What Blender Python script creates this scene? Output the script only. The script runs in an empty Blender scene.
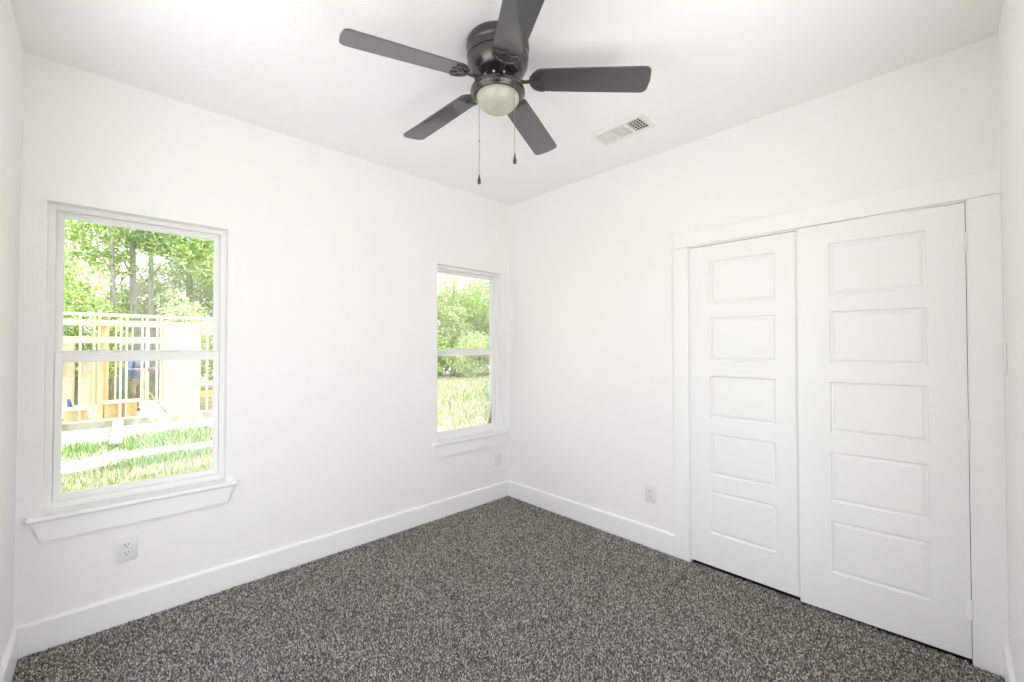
import bpy, bmesh, math, random
import numpy as np
from mathutils import Vector, Matrix

random.seed(7)
RNG = np.random.default_rng(11)
C = bpy.context.scene.collection
SC = bpy.context.scene

# ------------------------------------------------------------------ room dimensions (metres)
XW, XE = -0.275, 2.766          # window-side room: wall_left plane / closet wall plane
YS, YN = -0.147, 2.922          # wall_front plane / window wall plane
H = 2.74
GZ = -0.60                      # ground outside

# ------------------------------------------------------------------ camera
cd = bpy.data.cameras.new('camera')
cam = bpy.data.objects.new('camera', cd)
C.objects.link(cam)
cam.location = (0, 0, 1.3915)
fw = Vector((0.69323, 0.72055, 0.015376))
cam.rotation_euler = fw.to_track_quat('-Z', 'Y').to_euler()
cd.sensor_fit = 'HORIZONTAL'
cd.sensor_width = 36.0
cd.lens = 425.10 / 1024 * 36.0
cd.clip_start = 0.02
cd.clip_end = 400
SC.camera = cam

# ------------------------------------------------------------------ sky, sun, exposure
SKY, SUN, EXPO = 1.45, 5.4, 0.94
w = bpy.data.worlds.new('sky')
SC.world = w
w.use_nodes = True
nt = w.node_tree
nt.nodes.clear()
wo = nt.nodes.new('ShaderNodeOutputWorld')
bg = nt.nodes.new('ShaderNodeBackground')
tc = nt.nodes.new('ShaderNodeTexCoord')
sp = nt.nodes.new('ShaderNodeSeparateXYZ')
rp = nt.nodes.new('ShaderNodeValToRGB')
rp.color_ramp.elements[0].position = 0.0
rp.color_ramp.elements[0].color = (1.0, 0.97, 0.92, 1)
rp.color_ramp.elements[1].position = 0.9
rp.color_ramp.elements[1].color = (0.70, 0.84, 1.0, 1)
nt.links.new(tc.outputs['Generated'], sp.inputs[0])
nt.links.new(sp.outputs['Z'], rp.inputs[0])
nt.links.new(rp.outputs[0], bg.inputs['Color'])
bg.inputs['Strength'].default_value = SKY
nt.links.new(bg.outputs[0], wo.inputs['Surface'])

sd = bpy.data.lights.new('sun', 'SUN')
sd.energy = SUN
sd.angle = math.radians(0.6)
sd.color = (1.0, 0.97, 0.93)
so = bpy.data.objects.new('sun', sd)
C.objects.link(so)
so.rotation_euler = Vector((-0.26, 0.14, -0.95)).to_track_quat('-Z', 'Y').to_euler()

SC.view_settings.view_transform = 'Standard'
SC.view_settings.look = 'None'
SC.view_settings.exposure = EXPO
SC.view_settings.gamma = 1.0
SC.view_settings.use_curve_mapping = False
SC.cycles.max_bounces = 14
SC.cycles.diffuse_bounces = 9
SC.cycles.glossy_bounces = 4
SC.cycles.transparent_max_bounces = 16
SC.cycles.use_denoising = True


def portal(name, loc, rot, sx, sy):
    d = bpy.data.lights.new(name, 'AREA')
    d.shape = 'RECTANGLE'
    d.size, d.size_y = sx, sy
    d.cycles.is_portal = True
    o = bpy.data.objects.new(name, d)
    C.objects.link(o)
    o.location, o.rotation_euler = loc, rot


# light portals: they only guide the sky sampling through the openings
portal('portal_window', (0.163, YN + 0.16, 1.351), (math.radians(-90), 0, 0), 0.72, 1.46)
portal('portal_window', (2.325, YN + 0.16, 1.351), (math.radians(-90), 0, 0), 0.72, 1.46)
portal('portal_opening', (XW - 0.16, 1.475, 1.22), (0, math.radians(-90), 0), 2.45, 1.65)
portal('portal_opening', (0.995, YS - 0.16, 1.22), (math.radians(90), 0, 0), 1.49, 2.45)


# ------------------------------------------------------------------ materials
def mat(name, col, rough=0.6, metal=0.0, spec=0.5, coat=0.0, bump=None, noise=None):
    m = bpy.data.materials.new(name)
    m.use_nodes = True
    n = m.node_tree
    b = n.nodes['Principled BSDF']
    b.inputs['Base Color'].default_value = (*col, 1)
    b.inputs['Roughness'].default_value = rough
    b.inputs['Metallic'].default_value = metal
    b.inputs['Specular IOR Level'].default_value = spec
    b.inputs['Coat Weight'].default_value = coat
    t = None
    if bump or noise:
        t = n.nodes.new('ShaderNodeTexCoord')
    if bump:
        sc_, st, dist = bump
        no = n.nodes.new('ShaderNodeTexNoise')
        no.inputs['Scale'].default_value = sc_
        no.inputs['Detail'].default_value = 3
        bu = n.nodes.new('ShaderNodeBump')
        bu.inputs['Strength'].default_value = st
        bu.inputs['Distance'].default_value = dist
        n.links.new(t.outputs['Object'], no.inputs['Vector'])
        n.links.new(no.outputs['Fac'], bu.inputs['Height'])
        n.links.new(bu.outputs['Normal'], b.inputs['Normal'])
    if noise:
        sc_, c2, lo, hi, stretch = noise
        mp = n.nodes.new('ShaderNodeMapping')
        mp.inputs['Scale'].default_value = stretch
        no = n.nodes.new('ShaderNodeTexNoise')
        no.inputs['Scale'].default_value = sc_
        no.inputs['Detail'].default_value = 4
        r = n.nodes.new('ShaderNodeValToRGB')
        r.color_ramp.elements[0].position = lo
        r.color_ramp.elements[0].color = (*col, 1)
        r.color_ramp.elements[1].position = hi
        r.color_ramp.elements[1].color = (*c2, 1)
        n.links.new(t.outputs['Object'], mp.inputs['Vector'])
        n.links.new(mp.outputs[0], no.inputs['Vector'])
        n.links.new(no.outputs['Fac'], r.inputs[0])
        n.links.new(r.outputs[0], b.inputs['Base Color'])
    return m


M = {}
M['wall'] = mat('wall_paint', (0.868, 0.858, 0.855), 0.62, spec=0.3, bump=(85, 0.16, 0.004))
M['ceil'] = mat('ceiling_paint', (0.925, 0.915, 0.91), 0.8, spec=0.2, bump=(60, 0.28, 0.006))
M['trim'] = mat('trim_paint', (0.88, 0.88, 0.875), 0.33)
M['door'] = mat('door_paint', (0.86, 0.86, 0.855), 0.36)
M['vinyl'] = mat('white_vinyl', (0.86, 0.86, 0.85), 0.35)
M['plate'] = mat('white_plastic', (0.78, 0.78, 0.775), 0.3)
M['slot'] = mat('dark_slot', (0.02, 0.02, 0.02), 0.7)
M['dark'] = mat('closet_shade', (0.05, 0.05, 0.05), 0.9)  # closet shade put into the colour, so the door gaps read dark
M['metal'] = mat('white_painted_metal', (0.82, 0.81, 0.78), 0.4)
M['steel'] = mat('galvanised_steel', (0.30, 0.30, 0.29), 0.5, metal=0.6)
M['bronze'] = mat('dark_pewter_metal', (0.085, 0.083, 0.078), 0.26, metal=0.75, spec=0.6, coat=0.3)
M['iron'] = mat('cast_iron', (0.10, 0.098, 0.092), 0.35, metal=0.7)
M['black'] = mat('black_iron', (0.018, 0.018, 0.018), 0.35, metal=0.3)
M['blade'] = mat('charcoal_blade', (0.028, 0.028, 0.029), 0.31, spec=1.0, coat=0.6,
                 noise=(9, (0.036, 0.035, 0.034), 0.35, 0.7, (1.2, 14, 14)))
M['blade'].node_tree.nodes['Principled BSDF'].inputs['IOR'].default_value = 1.62
M['globe'] = mat('frosted_glass', (0.47, 0.45, 0.385), 0.25, spec=0.5, coat=0.3)
M['globe'].node_tree.nodes['Principled BSDF'].inputs['Subsurface Weight'].default_value = 0.3
M['globe'].node_tree.nodes['Principled BSDF'].inputs['Subsurface Radius'].default_value = (0.03, 0.03, 0.03)
M['chain'] = mat('brass_chain', (0.30, 0.26, 0.20), 0.35, metal=0.7)
M['floorbase'] = mat('carpet_backing', (0.10, 0.093, 0.085), 0.95)
M['roofing'] = mat('roof_underside', (0.8, 0.79, 0.76), 0.8)
M['siding'] = mat('outer_siding', (0.72, 0.71, 0.68), 0.8)
M['concrete'] = mat('pale_bounce_slab', (0.72, 0.71, 0.69), 0.9, noise=(3, (0.80, 0.79, 0.77), 0.3, 0.7, (1, 1, 1)))  # kept pale so the added slab throws light indoors
M['found'] = mat('grey_footing', (0.36, 0.36, 0.30), 0.95, noise=(4, (0.20, 0.23, 0.13), 0.45, 0.7, (1, 1, 1)))
M['lumber'] = mat('fresh_pine', (0.56, 0.45, 0.26), 0.75, noise=(4, (0.64, 0.54, 0.34), 0.3, 0.7, (6, 6, 1)))
M['lumber_warm'] = mat('orange_pine', (0.76, 0.55, 0.30), 0.75, noise=(4, (0.82, 0.64, 0.40), 0.3, 0.7, (6, 6, 1)))
M['lumber_pale'] = mat('bleached_pine', (0.68, 0.61, 0.44), 0.75, noise=(5, (0.58, 0.50, 0.33), 0.4, 0.7, (8, 8, 0.7)))
M['osb'] = mat('strand_board', (0.52, 0.36, 0.16), 0.85, noise=(22, (0.66, 0.48, 0.24), 0.35, 0.65, (1, 1, 1)))
M['boards'] = mat('weathered_board', (0.48, 0.46, 0.40), 0.85, noise=(5, (0.66, 0.64, 0.57), 0.35, 0.7, (1, 5, 5)))
M['yellow'] = mat('yellow_pipe', (0.85, 0.66, 0.05), 0.4)
M['bark'] = mat('grey_bark', (0.34, 0.31, 0.28), 0.9, bump=(14, 0.8, 0.05), noise=(5, (0.52, 0.49, 0.45), 0.35, 0.7, (3, 3, 0.6)))
M['roofmetal'] = mat('pale_metal_roof', (0.66, 0.70, 0.76), 0.45, metal=0.2)
M['farwall'] = mat('pale_far_wall', (0.55, 0.60, 0.66), 0.8)
M['skin'] = mat('skin', (0.42, 0.27, 0.20), 0.55)
M['shirt'] = mat('blue_cotton', (0.17, 0.21, 0.34), 0.85)
M['khaki'] = mat('khaki_cotton', (0.20, 0.185, 0.11), 0.85)
M['boot'] = mat('brown_leather', (0.12, 0.08, 0.05), 0.6)
M['hair'] = mat('dark_hair', (0.03, 0.022, 0.018), 0.6)
M['tarp'] = mat('blue_tarp', (0.12, 0.17, 0.42), 0.6)


def glass_material():
    m = bpy.data.materials.new('clear_pane')
    m.use_nodes = True
    n = m.node_tree
    n.nodes.clear()
    o = n.nodes.new('ShaderNodeOutputMaterial')
    mx = n.nodes.new('ShaderNodeMixShader')
    tr = n.nodes.new('ShaderNodeBsdfTransparent')
    tr.inputs[0].default_value = (0.96, 0.97, 0.965, 1)
    gl = n.nodes.new('ShaderNodeBsdfGlossy')
    gl.inputs['Roughness'].default_value = 0.0
    fr = n.nodes.new('ShaderNodeFresnel')
    fr.inputs['IOR'].default_value = 1.5
    n.links.new(fr.outputs[0], mx.inputs[0])
    n.links.new(tr.outputs[0], mx.inputs[1])
    n.links.new(gl.outputs[0], mx.inputs[2])
    n.links.new(mx.outputs[0], o.inputs[0])
    return m


M['glass'] = glass_material()


def island_material(name, stops, rough, transl=0.0):
    """Colour picked per loose piece (tuft, leaf, grass blade)."""
    m = bpy.data.materials.new(name)
    m.use_nodes = True
    n = m.node_tree
    b = n.nodes['Principled BSDF']
    b.inputs['Roughness'].default_value = rough
    b.inputs['Specular IOR Level'].default_value = 0.2
    g = n.nodes.new('ShaderNodeNewGeometry')
    r = n.nodes.new('ShaderNodeValToRGB')
    r.color_ramp.interpolation = 'LINEAR'
    els = r.color_ramp.elements
    els[0].position, els[0].color = stops[0][0], (*stops[0][1], 1)
    els[1].position, els[1].color = stops[-1][0], (*stops[-1][1], 1)
    for p_, c_ in stops[1:-1]:
        e = els.new(p_)
        e.color = (*c_, 1)
    n.links.new(g.outputs['Random Per Island'], r.inputs[0])
    n.links.new(r.outputs[0], b.inputs['Base Color'])
    if transl:
        o = n.nodes['Material Output']
        mx = n.nodes.new('ShaderNodeMixShader')
        mx.inputs[0].default_value = transl
        t = n.nodes.new('ShaderNodeBsdfTranslucent')
        n.links.new(r.outputs[0], t.inputs[0])
        n.links.new(b.outputs[0], mx.inputs[1])
        n.links.new(t.outputs[0], mx.inputs[2])
        n.links.new(mx.outputs[0], o.inputs[0])
    return m


M['pile'] = island_material('speckled_pile', [(0.0, (0.085, 0.073, 0.064)), (0.35, (0.24, 0.212, 0.19)),
                                              (0.7, (0.42, 0.38, 0.345)), (1.0, (0.78, 0.72, 0.665))], 0.95)
M['leaf_lime'] = island_material('lime_leaves', [(0.0, (0.22, 0.36, 0.07)), (0.55, (0.46, 0.60, 0.17)), (1.0, (0.76, 0.82, 0.46))], 0.5, 0.4)
M['leaf_deep'] = island_material('deep_leaves', [(0.0, (0.13, 0.25, 0.08)), (0.55, (0.33, 0.48, 0.19)), (1.0, (0.68, 0.76, 0.50))], 0.5, 0.35)
M['leaf_pale'] = island_material('pale_leaves', [(0.0, (0.34, 0.43, 0.17)), (0.5, (0.58, 0.66, 0.33)), (1.0, (0.86, 0.88, 0.66))], 0.5, 0.4)
M['grass_green'] = island_material('green_grass', [(0.0, (0.10, 0.21, 0.05)), (0.5, (0.26, 0.41, 0.12)), (1.0, (0.68, 0.72, 0.46))], 0.6, 0.3)
M['grass_dry'] = island_material('dry_grass', [(0.0, (0.20, 0.27, 0.08)), (0.4, (0.44, 0.46, 0.24)), (1.0, (0.80, 0.78, 0.62))], 0.6, 0.3)
M['soil'] = mat('pale_soil', (0.42, 0.39, 0.32), 0.95, noise=(6, (0.30, 0.30, 0.20), 0.42, 0.62, (1, 1, 1)))


# ------------------------------------------------------------------ helpers
def tag(o, label=None, cat=None, group=None, kind=None):
    if label:
        o['label'] = label
    if cat:
        o['category'] = cat
    if group:
        o['group'] = group
    if kind:
        o['kind'] = kind
    return o


def thing(name, loc, label, cat, group=None, kind=None, rz=0.0):
    o = bpy.data.objects.new(name, None)
    o.empty_display_size = 0.1
    C.objects.link(o)
    o.location = loc
    o.rotation_euler = (0, 0, rz)
    return tag(o, label, cat, group, kind)


def link_mesh(name, me, m, parent=None, smooth=False, angle=None):
    o = bpy.data.objects.new(name, me)
    C.objects.link(o)
    if m:
        me.materials.append(m)
    if parent:
        o.parent = parent
    if smooth:
        me.polygons.foreach_set('use_smooth', [True] * len(me.polygons))
        if angle:
            bm = bmesh.new()
            bm.from_mesh(me)
            for e in bm.edges:
                if len(e.link_faces) == 2 and e.calc_face_angle(0) > angle:
                    e.smooth = False
            bm.to_mesh(me)
            bm.free()
    return o


class MB:
    """Collects solid shapes for ONE mesh object."""

    def __init__(self):
        self.bm = bmesh.new()

    def box(self, x0, x1, y0, y1, z0, z1, bevel=0.0, seg=2, mtx=None):
        t = bmesh.new()
        bmesh.ops.create_cube(t, size=1)
        for v in t.verts:
            v.co = Vector(((x0 + x1) / 2 + v.co.x * (x1 - x0), (y0 + y1) / 2 + v.co.y * (y1 - y0),
                           (z0 + z1) / 2 + v.co.z * (z1 - z0)))
        if bevel:
            bmesh.ops.bevel(t, geom=t.edges[:], offset=bevel, segments=seg, affect='EDGES', profile=0.5)
        self.add(t, mtx)
        return self

    def add(self, t, mtx=None):
        if mtx is not None:
            bmesh.ops.transform(t, matrix=mtx, verts=t.verts)
        me = bpy.data.meshes.new('tmp')
        t.to_mesh(me)
        t.free()
        self.bm.from_mesh(me)
        bpy.data.meshes.remove(me)

    def prism(self, pts, axis, a0, a1, mtx=None):
        """Polygon pts (2D) extruded along axis from a0 to a1. axis x: pts=(y,z); y: (x,z); z: (x,y)."""
        t = bmesh.new()

        def P(p, a):
            return {'x': (a, p[0], p[1]), 'y': (p[0], a, p[1]), 'z': (p[0], p[1], a)}[axis]
        A = [t.verts.new(P(p, a0)) for p in pts]
        B = [t.verts.new(P(p, a1)) for p in pts]
        n = len(pts)
        t.faces.new(A)
        t.faces.new(list(reversed(B)))
        for i in range(n):
            t.faces.new((A[i], B[i], B[(i + 1) % n], A[(i + 1) % n]))
        bmesh.ops.recalc_face_normals(t, faces=t.faces[:])
        self.add(t, mtx)
        return self

    def lathe(self, prof, seg=48, mtx=None):
        t = bmesh.new()
        rings = []
        for r, z in prof:
            if r < 1e-5:
                rings.append([t.verts.new((0, 0, z))])
            else:
                rings.append([t.verts.new((r * math.cos(2 * math.pi * i / seg), r * math.sin(2 * math.pi * i / seg), z)) for i in range(seg)])
        for a, b in zip(rings, rings[1:]):
            if len(a) == 1 and len(b) == 1:
                continue
            for i in range(seg):
                j = (i + 1) % seg
                if len(a) == 1:
                    t.faces.new((a[0], b[i], b[j]))
                elif len(b) == 1:
                    t.faces.new((a[i], b[0], a[j]))
                else:
                    t.faces.new((a[i], b[i], b[j], a[j]))
        bmesh.ops.recalc_face_normals(t, faces=t.faces[:])
        self.add(t, mtx)
        return self

    def tube(self, pts, rad, seg=8, mtx=None, flat=1.0):
        """Tube through pts; rad a number or a list; flat squashes it vertically."""
        t = bmesh.new()
        pts = [Vector(p) for p in pts]
        n = len(pts)
        rads = rad if isinstance(rad, (list, tuple)) else [rad] * n
        rings = []
        for i, p in enumerate(pts):
            d = (pts[min(i + 1, n - 1)] - pts[max(i - 1, 0)]).normalized()
            up = Vector((0, 0, 1)) if abs(d.z) < 0.9 else Vector((1, 0, 0))
            s = d.cross(up).normalized()
            u = s.cross(d).normalized()
            rings.append([t.verts.new(p + (s * math.cos(2 * math.pi * k / seg) + u * flat * math.sin(2 * math.pi * k / seg)) * rads[i]) for k in range(seg)])
        for a, b in zip(rings, rings[1:]):
            for k in range(seg):
                t.faces.new((a[k], b[k], b[(k + 1) % seg], a[(k + 1) % seg]))
        t.faces.new(rings[0])
        t.faces.new(list(reversed(rings[-1])))
        bmesh.ops.recalc_face_normals(t, faces=t.faces[:])
        self.add(t, mtx)
        return self

    def build(self, name, m, parent=None, smooth=False, angle=math.radians(35)):
        me = bpy.data.meshes.new(name)
        self.bm.to_mesh(me)
        self.bm.free()
        return link_mesh(name, me, m, parent, smooth, angle)


def arrays(name, verts, faces, m, parent=None):
    """Big mesh from numpy arrays (all faces with the same corner count)."""
    me = bpy.data.meshes.new(name)
    nv, nf, k = len(verts), len(faces), faces.shape[1]
    me.vertices.add(nv)
    me.vertices.foreach_set('co', verts.astype(np.float32).ravel())
    me.loops.add(nf * k)
    me.loops.foreach_set('vertex_index', faces.astype(np.int32).ravel())
    me.polygons.add(nf)
    me.polygons.foreach_set('loop_start', np.arange(0, nf * k, k, dtype=np.int32))
    me.update(calc_edges=True)
    me.validate()
    return link_mesh(name, me, m, parent)


def slab_with_holes(us, vs, solid, t0, t1, axis):
    """Wall as a grid of cells in (u, v); solid(i, j) says which cells stand. axis 'y': u=x, v=z; axis 'x': u=y, v=z."""
    bm = bmesh.new()
    cache = {}

    def V(i, j, t):
        k = (i, j, t)
        if k not in cache:
            u, v = us[i], vs[j]
            cache[k] = bm.verts.new((u, t, v) if axis == 'y' else (t, u, v))
        return cache[k]
    nu, nv = len(us) - 1, len(vs) - 1

    def S(i, j):
        return 0 <= i < nu and 0 <= j < nv and solid(i, j)
    for i in range(nu):
        for j in range(nv):
            if not S(i, j):
                continue
            for t in (t0, t1):
                bm.faces.new((V(i, j, t), V(i + 1, j, t), V(i + 1, j + 1, t), V(i, j + 1, t)))
            for (di, dj, a, b) in ((-1, 0, (i, j), (i, j + 1)), (1, 0, (i + 1, j), (i + 1, j + 1)),
                                   (0, -1, (i, j), (i + 1, j)), (0, 1, (i, j + 1), (i + 1, j + 1))):
                if not S(i + di, j + dj):
                    bm.faces.new((V(*a, t0), V(*b, t0), V(*b, t1), V(*a, t1)))
    bmesh.ops.recalc_face_normals(bm, faces=bm.faces[:])
    mb = MB()
    mb.add(bm)
    return mb


# ------------------------------------------------------------------ room shell
W1 = (-0.1987, 0.5244)
W2 = (1.9623, 2.6880)
WZ = (0.618, 2.0843)
TH = 0.15
OZ = 2.45                       # head height of the unseen openings, added to let fill daylight in

us = [XW - TH, W1[0], W1[1], W2[0], W2[1], XE + TH]
vs = [0.0, WZ[0] - 0.024, WZ[1], H]
tag(slab_with_holes(us, vs, lambda i, j: not (j == 1 and i in (1, 3)), YN, YN + TH, 'y').build('wall_back', M['wall']),
    'white wall with the two windows in it', 'wall', kind='structure')

DY0, DY1, DZ = -0.0443, 1.198, 2.045
us = [YS - TH, DY0, DY1, YN]
vs = [0.0, DZ, H]
tag(slab_with_holes(us, vs, lambda i, j: not (j == 0 and i == 1), XE, XE + 0.115, 'x').build('wall_right', M['wall']),
    'white wall holding the pair of closet doors', 'wall', kind='structure')

tag(slab_with_holes([YS - TH, 0.65, 2.30, YN], [0.0, OZ, H], lambda i, j: i != 1 or j == 1, XW - TH, XW, 'x').build('wall_left', M['wall']),  # unseen opening in this wall, added for fill daylight
    'narrow strip of white wall beside the larger window', 'wall', kind='structure')
tag(slab_with_holes([XW, 0.25, 1.74, XE], [0.0, OZ, H], lambda i, j: i != 1 or j == 1, YS - TH, YS, 'y').build('wall_front', M['wall']),  # its unseen opening is sized for the daylight it lets in
    'white wall strip with the light switch, beside the closet casing', 'wall', kind='structure')

tag(MB().box(XW - 0.35, XE + 0.7, YS - 0.60, YN + 0.25, H, H + 0.16).build('ceiling', M['ceil']),  # unseen overhang past the walls, added to keep direct sun out
    'flat white textured ceiling with the fan on it', 'ceiling', kind='structure')
tag(MB().box(XW, XE, YS, YN, -0.16, 0.0).build('floor', M['floorbase']),
    'floor under the grey speckled carpet', 'floor', kind='structure')

# closet shell behind the doors, coloured near-black to stand for its shade
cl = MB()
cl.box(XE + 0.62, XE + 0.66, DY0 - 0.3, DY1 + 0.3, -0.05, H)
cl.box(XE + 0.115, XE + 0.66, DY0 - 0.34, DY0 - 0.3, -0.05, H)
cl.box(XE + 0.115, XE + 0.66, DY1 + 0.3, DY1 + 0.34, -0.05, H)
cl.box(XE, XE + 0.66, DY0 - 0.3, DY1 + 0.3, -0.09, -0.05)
tag(cl.build('wall_closet', M['dark']), 'closet interior behind the doors, its shade painted dark', 'wall', kind='structure')

# baseboards: flat board with an eased top edge
BH, BT = 0.145, 0.016


def base_profile(sign, plane):
    return [(plane, 0.0), (plane + sign * BT, 0.0), (plane + sign * BT, BH - 0.012), (plane + sign * (BT - 0.003), BH - 0.004),
            (plane + sign * (BT - 0.008), BH), (plane, BH)]


def baseboard(name, axis, prof, a0, a1, label):
    tag(MB().prism(prof, axis, a0, a1).build(name, M['trim']), label, 'baseboard', kind='structure')


baseboard('baseboard_back', 'x', base_profile(-1, YN), XW, XE, 'white baseboard along the window wall')
baseboard('baseboard_right', 'y', base_profile(-1, XE), 1.301, YN - BT, 'white baseboard between the room corner and the closet casing')
baseboard('baseboard_left', 'y', base_profile(1, XW), 2.30, YN - BT, 'short white baseboard under the narrow wall strip')
baseboard('baseboard_front', 'x', base_profile(1, YS), 1.74, XE - 0.018, 'short white baseboard below the light switch')

# closet casing: two legs and a head board, butt jointed
t = MB()
CT = 0.017
t.box(XE - CT, XE, DY1 + 0.003, 1.300, 0.0, DZ + 0.0035, 0.0015, 1)
t.box(XE - CT, XE, YS, DY0 - 0.003, 0.0, DZ + 0.0035, 0.0015, 1)
t.box(XE - CT, XE, YS, 1.300, DZ + 0.005, DZ + 0.105, 0.0015, 1)
t.box(XE - 0.003, XE + 0.115, DY1 - 0.002, DY1 + 0.012, 0.0, DZ)     # jamb linings
t.box(XE - 0.003, XE + 0.115, DY0 - 0.012, DY0 + 0.002, 0.0, DZ)
t.box(XE - 0.003, XE + 0.115, DY0, DY1, DZ - 0.003, DZ + 0.012)
tag(t.build('trim_1', M['trim']), 'flat white casing around the closet doors', 'casing', kind='structure')


# ------------------------------------------------------------------ closet doors
PZ = [(0.225, 0.496), (0.592, 0.851), (0.948, 1.214), (1.306, 1.580), (1.666, 1.938)]


def closet_door(name, width, p0, p1, label):
    """Moulded five-panel door. Local frame: hinge edge at y=0, body along +y, front face at x=0 looking to -x."""
    root = thing(name, (0, 0, 0), label, 'door', kind='structure')
    z0, z1, th = 0.024, 2.038, 0.035
    us_, vs_ = [0.0, p0, p1, width], [z0] + [v for pz in PZ for v in pz] + [z1]
    body = slab_with_holes(us_, vs_, lambda i, j: not (i == 1 and j % 2 == 1), 0.0, th, 'x')
    body.build('door_frame', M['door'], root)
    for a, b in PZ:
        bm = bmesh.new()
        rings = []
        for inset, depth in ((0.0, 0.0), (0.005, 0.0095), (0.010, 0.0105), (0.023, 0.0035), (0.027, 0.0030)):
            rings.append([bm.verts.new((depth, y, z)) for y, z in ((p0 + inset, a + inset), (p1 - inset, a + inset), (p1 - inset, b - inset), (p0 + inset, b - inset))])
        for r0, r1 in zip(rings, rings[1:]):
            for k in range(4):
                bm.faces.new((r0[k], r0[(k + 1) % 4], r1[(k + 1) % 4], r1[k]))
        bm.faces.new(rings[-1])
        back = [bm.verts.new((th, v.co.y, v.co.z)) for v in rings[0]]
        for k in range(4):
            bm.faces.new((rings[0][k], rings[0][(k + 1) % 4], back[(k + 1) % 4], back[k]))
        bm.faces.new(back)
        bmesh.ops.recalc_face_normals(bm, faces=bm.faces[:])
        mb = MB()
        mb.add(bm)
        mb.build('panel', M['door'], root)
    return root


def hinges(root, side, zs):
    for z in zs:
        hb = MB()
        hb.box(-0.0025, 0.0015, -0.010, 0.016 * 1, z - 0.044, z + 0.044, 0.0008, 1)
        for k in range(5):
            hb.lathe([(0, 0), (0.0058, 0), (0.0058, 0.0168), (0, 0.0168)], 12,
                     Matrix.Translation((-0.0055, -0.002, z - 0.044 + k * 0.0178)))
        hb.build('hinge', M['trim'], root, True)


d1 = closet_door('door_1', 0.606, 0.123, 0.487, 'narrower-looking closet door, the one nearer the room corner, shut flush')
hinges(d1, 1, (0.24, 1.03, 1.80))
d1.location = (XE - 0.002, DY1 - 0.004, 0)
d1.scale = (1, -1, 1)
d2 = closet_door('door_2', 0.630, 0.125, 0.491, 'closet door beside the light switch, standing slightly ajar')
hinges(d2, 1, (0.24, 1.03, 1.86))
d2.location = (XE - 0.004, DY0 + 0.004, 0)
d2.rotation_euler = (0, 0, math.radians(3.3))

# ------------------------------------------------------------------ windows


def ring(mb, x0, x1, z0, z1, wl, wr, wb, wt, y0, y1, bevel=0.003):
    mb.box(x0, x0 + wl, y0, y1, z0, z1, bevel, 1)
    mb.box(x1 - wr, x1, y0, y1, z0, z1, bevel, 1)
    if wb:
        mb.box(x0 + wl - 0.002, x1 - wr + 0.002, y0, y1, z0, z0 + wb, bevel, 1)
    if wt:
        mb.box(x0 + wl - 0.002, x1 - wr + 0.002, y0, y1, z1 - wt, z1, bevel, 1)


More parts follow.
